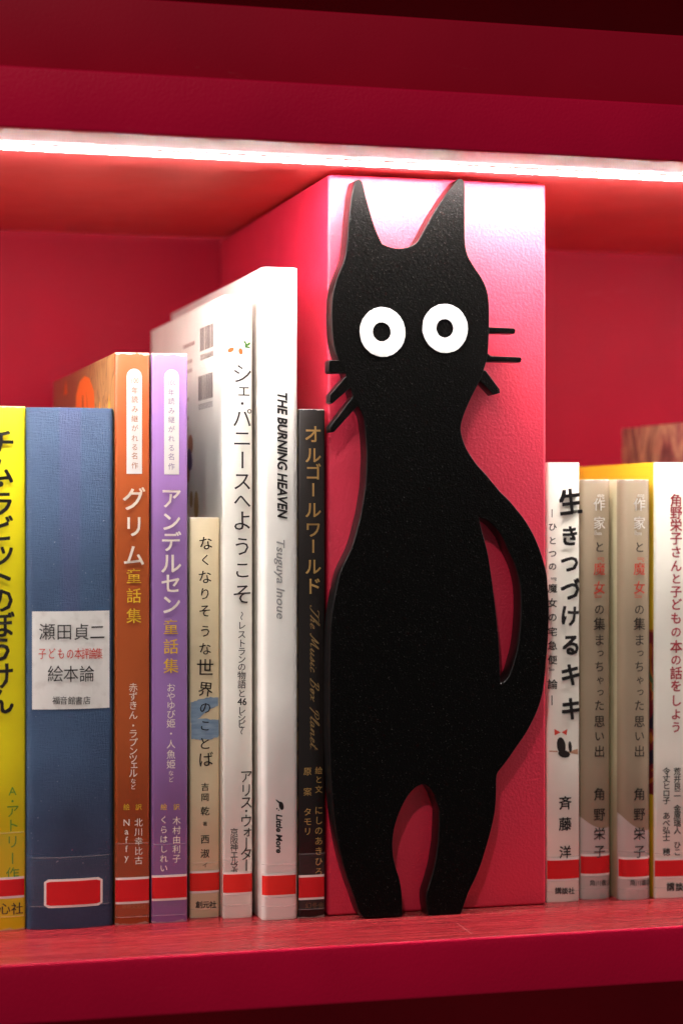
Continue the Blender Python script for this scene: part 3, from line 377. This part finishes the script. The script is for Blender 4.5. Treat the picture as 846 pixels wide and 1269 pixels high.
def script_mesh(text, wd=.032):
    V, Fc = [], []; x0 = 0
    for ch in text:
        adv, strokes = SCRIPT[ch]
        for st in strokes:
            P = [Vector(p) for p in st]; P = [P[0] * 2 - P[1]] + P + [P[-1] * 2 - P[-2]]
            pts = []
            for i in range(1, len(P) - 2):
                for j in range(5):
                    t = j / 5; a, b, c, d = P[i - 1:i + 3]
                    pts.append(.5 * ((2 * b) + (c - a) * t + (2 * a - 5 * b + 4 * c - d) * t * t + (-a + 3 * b - 3 * c + d) * t ** 3))
            pts.append(P[-2])
            base = len(V)
            for i, p in enumerate(pts):
                t = (pts[min(i + 1, len(pts) - 1)] - pts[max(i - 1, 0)])
                if t.length < 1e-6: t = Vector((1, 0))
                t.normalize(); nn = Vector((-t.y, t.x)) * wd * (.75 + .5 * abs(t.y))
                for q in (p + nn, p - nn): V.append((x0 + q.x + q.y * .35, q.y))
                if i: Fc.append((base + 2 * i - 2, base + 2 * i - 1, base + 2 * i + 1, base + 2 * i))
        x0 += adv
    return V, Fc

# ------------------------------------------------------------------ books
def front_fn(w, b, rc):
    def f(x):
        u = min(abs(x), w / 2); y = b * (2 * u / w) ** 2
        e = u - (w / 2 - rc)
        if e > 0: y += rc * (1 - math.sqrt(max(0, 1 - (e / rc) ** 2)))
        return y
    return f
def patch(name, f, xa, xb, za, zb, off, mat, parent, thick=.00009, radius=0, n=14, arch=0):
    """thin sheet lying on the spine: outline rectangle, rounded corners or an arched top"""
    xs = [xa + (xb - xa) * i / n for i in range(n + 1)]; V = []; Fc = []
    hw = (xb - xa) / 2; cx = (xa + xb) / 2
    for x in xs:
        t = abs(x - cx) / hw
        d = 0
        if radius and abs(x - cx) > hw - radius:
            e = (abs(x - cx) - (hw - radius)) / radius; d = radius * (1 - math.sqrt(max(0, 1 - e * e)))
        top = zb - (d if not arch else arch * (1 - math.sqrt(max(0, 1 - t * t)))); bot = za + (0 if arch else d)
        y = f(x) - off
        V += [(x, y, bot), (x, y, top), (x, y + thick, bot), (x, y + thick, top)]
    for i in range(n):
        a = 4 * i; c = a + 4
        Fc += [(a, c, c + 1, a + 1), (a + 1, c + 1, c + 3, a + 3), (a + 2, a, a + 0, a + 2)[:0] or (a, a + 2, c + 2, c)]
    Fc += [(0, 1, 3, 2), (4 * n, 4 * n + 2, 4 * n + 3, 4 * n + 1)]
    return mesh_obj(name, V, Fc, mat, parent, smooth=False)
def lettering(runs, f, w, b, key, parent, onlabel):
    keys = {(ch, r[5]) for r in runs if r[2] in ('v', 'vr', 'h') for ch in r[1]}
    need(sorted(keys))
    groups = {}
    rnd = random.Random(key)
    for kind, text, st, pos, col, bold, sx in runs:
        V, Fc = groups.setdefault((kind, col), ([], []))
        if st in ('s', 'c'):
            gv, gf = script_mesh(text) if st == 'c' else line_mesh(text, bold, .22 if text[0] in 'TL' else 0)
            x0 = min(v[0] for v in gv); x1 = max(v[0] for v in gv); h = .72 if st == 's' else .9
            (ax, az), (bx, bz), s = pos
            kx = (az - bz) * MM / (x1 - x0); kz = s * MM / h; o = len(V)
            for gx, gy in gv:
                x = ax * MM + (gy - h / 2) * kz; z = az * MM - (gx - x0) * kx
                V.append((x, f(x) - .00014, z))
            Fc += [tuple(i + o for i in p) for p in gf]; continue
        for ch, (cx, cz, s) in zip(text, pos):
            gv, gf = GL[(ch, bold)]; o = len(V); s *= MM
            rot = -90 if (ch in 'ー〜―『』' and st != 'h') else 0
            sc = .98; dx = dy = 0
            if st != 'h' and ch in 'っゃェォッ': dx, dy = .1, .08
            if st == 'vr': rot += rnd.uniform(-7, 7); sc *= rnd.uniform(.94, 1.06); dx += rnd.uniform(-.05, .05)
            wdt = (max(v[0] for v in gv) + min(v[0] for v in gv)) / 2 if ord(ch) < 256 else .5
            ca, sa = math.cos(R(rot)), math.sin(R(rot))
            sag = 8 * b / max(w, 1e-4) ** 2 * s * s / 8
            for gx, gy, lay in gv:
                u, v = (gx - wdt) * (sx if st == 'h' else 1), gy - .38
                u, v = u * ca - v * sa + dx, u * sa + v * ca + dy
                x = cx * MM + u * s * sc; z = cz * MM + v * s * sc
                V.append((x, f(x) - .00012 - sag - (onlabel or 0) - lay * .000012, z))
            Fc += [tuple(i + o for i in p) for p in gf]
    for (kind, col), (V, Fc) in groups.items(): mesh_obj(kind, V, Fc, INKM[col], parent)

def make_book(b, label, mats, rc=.0012, ct=.0016, inset=.0025, film=None):
    """jacketed case: curved spine, two boards, page block inside; everything printed follows the spine"""
    w, h, d, bu = b['w'] * MM, b['h'] * MM, b['d'], b['bulge'] * MM
    t = empty('book', ((b['x']) * MM, b['y'] * MM, 0), label, 'book', 'books standing on the red shelf')
    f = front_fn(w, bu, rc)
    xs = [w / 2 * math.sin(R(a)) for a in range(-90, 91, 5)]
    prof = [(-w / 2, d)] + [(-w / 2, f(-w / 2) + (d - f(-w / 2)) * q) for q in (.5, .12, .03)] + [(x, f(x)) for x in xs] + [(w / 2, f(w / 2) + (d - f(w / 2)) * q) for q in (.03, .12, .5)] + [(w / 2, d)]
    n = len(prof)
    def offs(t_):
        out = []
        for i, (x, y) in enumerate(prof):
            if i < 5: out.append((-w / 2 + t_, y + (t_ if i == 4 else 0)))
            elif i >= n - 5: out.append((w / 2 - t_, y + (t_ if i == n - 5 else 0)))
            else:
                out.append((max(-w / 2 + t_, min(w / 2 - t_, x)), y + t_))
        return out
    outer, tiny, inner = prof, offs(.0003), offs(ct)
    rings = [(tiny, 0), (outer, .0004), (outer, h * .33), (outer, h * .66), (outer, h - .0004), (tiny, h), (inner, h), (inner, 0)]
    V = [(x, y, z) for ring, z in rings for x, y in ring]; Fc = []; idx = []
    for k_ in range(len(rings)):
        k2 = (k_ + 1) % len(rings)
        for i in range(n - 1):
            Fc.append((k_ * n + i, k_ * n + i + 1, k2 * n + i + 1, k2 * n + i))
            side = 1 if i < 4 else (2 if i >= n - 5 else 0)
            idx.append(side if k_ < 5 else 3)
    for i in (0, n - 1): Fc.append(tuple(k_ * n + i for k_ in range(len(rings)))); idx.append(3)
    cv = mesh_obj('cover', V, Fc, [mats[0], mats[1], mats[2] if len(mats) > 2 else mats[1], M['lining']], t, smooth=True, idx=idx)
    bm = bmesh.new(); bm.from_mesh(cv.data); bmesh.ops.recalc_face_normals(bm, faces=bm.faces); bm.to_mesh(cv.data); bm.free()
    cv.data.set_sharp_from_angle(angle=R(40))
    box('pages', (-w / 2 + ct + .0001, bu + ct + .0012, inset), (w / 2 - ct - .0001, d - .003, h - inset), M['pages'], t)
    lab = .0001 if any(p[0] == 'paper_label' for p in b['patch']) else 0
    for p in b['patch']:
        kind, xa, xb, za, zb = p[0], p[1] * MM, p[2] * MM, p[3] * MM, p[4] * MM
        xa = max(xa, -w / 2 + .0002); xb = min(xb, w / 2 - .0002)
        if kind == 'call_label':
            narrow = (xb - xa) < w * .8
            bd = .0010
            s = patch('call_label', f, xa - (bd if narrow else 0), min(w / 2 - .0001, xb + (bd if narrow else 0)), za - bd, zb + bd, .00030, M['sticker_white'], t, radius=.0012 if narrow else 0)
            patch('red_band', f, xa, xb, za, zb, .00038, M['sticker_orange'] if len(p) > 5 else M['sticker_red'], s, radius=.0005 if narrow else 0)
            if film:
                fz0, fz1 = film
                patch('label_film', f, -w / 2 + .0001, w / 2 - .0001, fz0, fz1, .00052, M['film'], t)
                for z in (fz0, fz1): patch('film_edge', f, -w / 2 + .0001, w / 2 - .0001, z - .00012, z + .00012, .00056, M['film_edge'], t)
        elif kind == 'paper_label': patch('paper_label', f, xa, xb, za, zb, .00014, M['label_paper'], t, n=20)
        elif kind == 'series_panel': patch('series_panel', f, xa, xb, za, zb, .00010, M['panel_white'], t, arch=(xb - xa) / 2, n=20)
    if b['runs']: lettering(b['runs'], f, w, bu, b['key'], t, lab)
    return t, f
BK = {b['key']: b for b in BOOKS}
def cm(name, r, g, b_, **k): return cover_mat(name, rgb(r, g, b_), **k).m
off_white = cm('off_white_jacket', 238, 232, 218)
gray_side = cm('grey_blue_board', 96, 108, 128)
made = {}
made['yellow'] = make_book(BK['yellow'], 'bright yellow hardback cut off by the left edge, big black title lettering', [cm('yellow_jacket', 230, 214, 4)] * 2, film=(.006, .042))
made['blue'] = make_book(BK['blue'], 'thick faded blue cloth-bound book with a pasted cream paper title label', [cloth_mat()] * 2, rc=.003, ct=.003, film=(.010, .031))
made['orange'] = make_book(BK['orange'], 'burnt orange tall book with a forest picture on its side, beside the purple one', [cm('orange_jacket', 170, 78, 28), forest_mat()], film=(.0035, .0355))
made['purple'] = make_book(BK['purple'], 'lilac purple tall book with a rounded white panel near the spine top', [cm('purple_jacket', 148, 108, 168), gray_side], film=(.0035, .0345))
made['cream'] = make_book(BK['cream'], 'short cream paperback with blue brush strokes and handwritten title', [cm('cream_jacket', 222, 204, 166)] * 2, ct=.0005, inset=.0004, film=(.004, .0245))
made['white'] = make_book(BK['white'], 'white large book with two barcodes on its side and acorn prints on its spine', [cm('white_jacket', 244, 240, 228)] * 2, film=(.006, .026))
made['tall_white'] = make_book(BK['tall_white'], 'tallest white book with English title lettering running down its spine', [cm('white_gloss_jacket', 246, 242, 234)] * 2, rc=.0025, film=(.006, .0245))
made['dark'] = make_book(BK['dark'], 'black-brown slim book with gold lettering directly left of the red block', [cm('black_brown_jacket', 22, 14, 10, coat=.1), dark_side_mat()], rc=.0008, film=(.004, .0285))
made['brush'] = make_book(BK['brush'], 'off-white paperback with thick black brush lettering directly right of the red block', [off_white] * 2, ct=.0006, inset=.0005, film=(.005, .021))
made['taupe_a'] = make_book(BK['taupe_a'], 'left of the two matching taupe books with red and black lettering', [taupe_mat('taupe_jacket', .0335, .33), off_white], rc=.0018, film=(.005, .0225))
made['taupe_b'] = make_book(BK['taupe_b'], 'right of the two matching taupe books, its label set in from the left edge', [taupe_mat('taupe_jacket_wide', .0335, .5), cm('pale_taupe_board', 205, 196, 160)], rc=.003, film=(.005, .0225))
made['right_white'] = make_book(BK['right_white'], 'white spine with dark red title at the right edge, its side cover yellow', [off_white, yellow_side_mat()], film=(.005, .021))
made['far_brown'] = make_book(BK['far_brown'], 'blurred brown marbled book rising behind at the far right edge', [marble_mat()] * 2)

# small printed marks --------------------------------------------------
def blob(cx, cz, rx, rz, rot=0, n=14, rnd=random):
    return [(cx + rx * math.cos(a) * math.cos(rot) - rz * math.sin(a) * math.sin(rot), cz + rx * math.cos(a) * math.sin(rot) + rz * math.sin(a) * math.cos(rot)) for a in [i * math.tau / n for i in range(n)]]
def print_on(name, book, loops, mat, off=.00016):
    t, f = made[book]; V, Fc = [], []; x0 = BK[book]['x']
    for lp in loops:
        o = len(V); cx = sum(p[0] for p in lp) / len(lp); cz = sum(p[1] for p in lp) / len(lp)
        V.append(((cx - x0) * MM, f((cx - x0) * MM) - off, cz * MM))
        for px, pz in lp: x = (px - x0) * MM; V.append((x, f(x) - off, pz * MM))
        n = len(lp)
        for i in range(n): Fc.append((o, o + 1 + i, o + 1 + (i + 1) % n))
    return mesh_obj(name, V, Fc, mat, t)
print_on('acorn_print', 'white', [blob(-42.6, 251.6, 1.6, .95, .5), blob(-38.2, 251.0, 1.0, 1.5, .2)], flat('print_acorn', (.42, .10, .02, 1)))
print_on('leaf_print', 'white', [blob(-35.6, 253.6, .75, 1.1, a) for a in (0,)] + [blob(-34.4, 254.4, .6, 1.0, -.8), blob(-36.2, 255, .5, .9, .7), blob(-34.6, 252.9, .9, .4, 0)], flat('print_leaf', (.06, .16, .03, 1)))
# blue brush strokes on the cream spine (a crossed pair)
def stroke_strip(book, pts, name, mat, seed):
    t, f = made[book]; rnd = random.Random(seed); V, Fc = [], []; x0 = BK[book]['x']; n = 16
    for i in range(n + 1):
        u = i / n; k_ = u * (len(pts) - 1); a = min(int(k_), len(pts) - 2); q = k_ - a
        px, zt, zb = [pts[a][j] * (1 - q) + pts[a + 1][j] * q for j in range(3)]
        x = (px - x0) * MM
        for z in (zt + rnd.uniform(-.25, .25), zb + rnd.uniform(-.25, .25)): V.append((x, f(x) - .0001, z * MM))
        if i: Fc.append((2 * i - 2, 2 * i - 1, 2 * i + 1, 2 * i))
    mesh_obj(name, V, Fc, mat, t)
blue_ink = NT('print_blue_brush'); blue_ink.base(blue_ink.ramp(blue_ink.noise(1, blue_ink.mapping((150, 150, 900)), 4), [(.3, (.16, .25, .36, 1)), (.7, (.26, .36, .46, 1))])); blue_ink.set(Roughness=.5)
stroke_strip('cream', [(-60.0, 95.2, 86.3), (-56, 96.8, 88.6), (-51, 97.8, 92.4), (-46.45, 97.6, 94.2)], 'brush_print', blue_ink.m, 1)
stroke_strip('cream', [(-60.0, 87.5, 79.6), (-55, 88.4, 78.9), (-50, 87.9, 79.2), (-46.45, 87.6, 80.4)], 'brush_print', blue_ink.m, 2)
# little dark ornament with a red bow shape (plain stand-in) on the brush-lettered spine
print_on('ornament_print', 'brush', [blob(112.2, 72.2, 2.1, 4.0, .15), blob(113.6, 68.4, 3.0, 1.7, -.2), blob(116.6, 71.6, .9, 2.6, .1)], INKM['ink'])
print_on('bow_print', 'brush', [[(111.9, 78.4), (108.9, 80.0), (109.1, 77.0)], [(112.3, 78.4), (115.2, 79.8), (114.8, 77.0)]], INKM['red'])
print_on('rod_print', 'brush', [[(106.6, 70.1), (110.4, 69.9), (110.4, 69.3), (106.6, 69.5)], [(115.9, 69.5), (120.6, 70.4), (120.8, 67.8), (115.9, 68.9)]], flat('print_rod', (.5, .27, .16, 1)))
# publisher's mark on the tall white spine: a drop over a small arc
bx = BK['tall_white']['x']
em = [p for p in BK['tall_white']['patch'] if p[0] == 'emblem'][0]; ex, ez = bx + (em[1] + em[2]) / 2, (em[3] + em[4]) / 2
print_on('emblem_print', 'tall_white', [blob(ex + .9, ez, 1.05, 1.9, .25), [(ex + 1.2, ez + 1.2), (ex - 1.6, ez + 3.0), (ex - 1.5, ez + 2.5), (ex + .2, ez + .6)], blob(ex - 1.1, ez - 1.2, .35, .35), blob(ex - .3, ez - 1.9, .3, .3)], INKM['black'])

# prints on the left face of the white book (barcodes with digits, small print, figures)
t, f = made['white']; b = BK['white']; xs_ = -b['w'] / 2 * MM
grey_print = flat('print_warm_grey', (.22, .18, .17, 1))
def side_quads(name, rects, mat, parent=t, off=.00012, xface=xs_, y0=b['y'] * MM):
    V, Fc = [], []
    for lp in rects:
        o = len(V)
        for yy, zz in lp: V.append((xface - off, yy * MM - y0, zz * MM))
        Fc.append(tuple(range(o, o + len(lp))))
    return mesh_obj(name, V, Fc, mat, parent)
rnd = random.Random(3)
for (ya, za), (yb, zb) in BARCODES:
    rects = []; y = min(ya, yb); ye = max(ya, yb)
    while y < ye - .6:
        wd = rnd.choice((.35, .6, .9, 1.3)); rects.append([(y, za), (y + wd, za), (y + wd, zb), (y, zb)]); y += wd + rnd.choice((.4, .6, .9))
    side_quads('barcode', rects, grey_print)
    dig = []; y = min(ya, yb) + .5
    while y < ye - 1:
        dig += [[(y, za - 4.2), (y + .4, za - 4.2), (y + .4, za - 1.6), (y, za - 1.6)], [(y + .4, za - 1.9), (y + 1.1, za - 1.9), (y + 1.1, za - 1.6), (y + .4, za - 1.6)], [(y + .4, za - 4.2), (y + 1.1, za - 4.2), (y + 1.1, za - 3.9), (y + .4, za - 3.9)], [(y + 1.0, za - 3.9), (y + 1.3, za - 3.9), (y + 1.3, za - 1.9), (y + 1.0, za - 1.9)]]; y += 2.3
    side_quads('barcode_digits', dig, grey_print)
faint = flat('print_faint_rose', (.50, .36, .33, 1))
lines = []
for zz, y0_, y1_ in ((259, 70, 98), (251, 76, 92), (246.5, 76, 90), (233, 84, 96), (224, 84, 94)):
    y = y0_
    while y < y1_: q = rnd.uniform(1.2, 2.6); lines.append([(y, zz), (y + q, zz), (y + q, zz + 1.8), (y, zz + 1.8)]); y += q + rnd.uniform(.5, 1.2)
side_quads('small_print', lines, faint)
side_quads('figure_print', [blob(80, 212, 6, 5), blob(86, 200, 5, 6)], flat('print_terracotta', (.5, .2, .1, 1)))
side_quads('figure_print', [blob(82, 205, 7, 5, .4), blob(90, 190, 5, 7)], flat('print_plum', (.10, .05, .14, 1)), off=.0002)
side_quads('figure_print', [blob(66, 183, 5.2, 7), blob(78, 186, 4, 4)], flat('print_ochre', (.42, .27, .09, 1)))

to, fo = made['orange']; bo_ = BK['orange']
kw = dict(parent=to, xface=-bo_['w'] / 2 * MM, y0=bo_['y'] * MM)
side_quads('glow_print', [[(128, 222), (124, 238), (112, 243.5), (96, 245), (80, 243), (66, 236), (62, 222)], [(168, 240), (162, 247.5), (156, 240)]], flat('print_glow_orange', (.75, .13, .02, 1)), **kw)
side_quads('flame_print', [[(52, 222), (48, 231), (44, 222)], [(26, 222), (21, 232.5), (16, 222)], [(38, 222), (36, 228), (33, 222)]], flat('print_flame', (.85, .42, .05, 1)), **kw)
side_quads('trunk_print', [[(104, 222), (103, 236), (100, 236), (99, 222)], [(86, 222), (88, 232), (91, 238), (87, 233), (83, 222)]], flat('print_trunk', (.14, .03, .015, 1)), off=.00018, **kw)

# ------------------------------------------------------------------ dust and a scratch on the board
V, Fc = [], []
rnd = random.Random(11)
for i in range(1800):
    x = rnd.gauss(.045, .05); y = -abs(rnd.gauss(0, .010)) - .0005
    if i % 5 == 0: x = rnd.uniform(-.15, .2); y = rnd.uniform(-.058, -.004)
    s = rnd.uniform(.00008, .00034); a = rnd.uniform(0, 6); o = len(V)
    for q in range(3): V.append((x + s * math.cos(a + q * 2.1), y + s * math.sin(a + q * 2.1) * .8, .00008 + rnd.uniform(0, .00015)))
    Fc.append((o, o + 1, o + 2))
tag(mesh_obj('dust', V, Fc, flat('dust', (.62, .42, .30, 1), .9)), 'fine pale dust specks gathered on the shelf before the cat figure', 'dust', kind='stuff')
sc_ = flat('scratched_lacquer', (.5, .16, .15, 1), .6)
tag(mesh_obj('scratch', [(.0503, -.0300, .00006), (.0506, -.0300, .00006), (.0492, -.0535, .00006), (.0489, -.0535, .00006)], [(0, 1, 2, 3)], sc_), kind='structure')
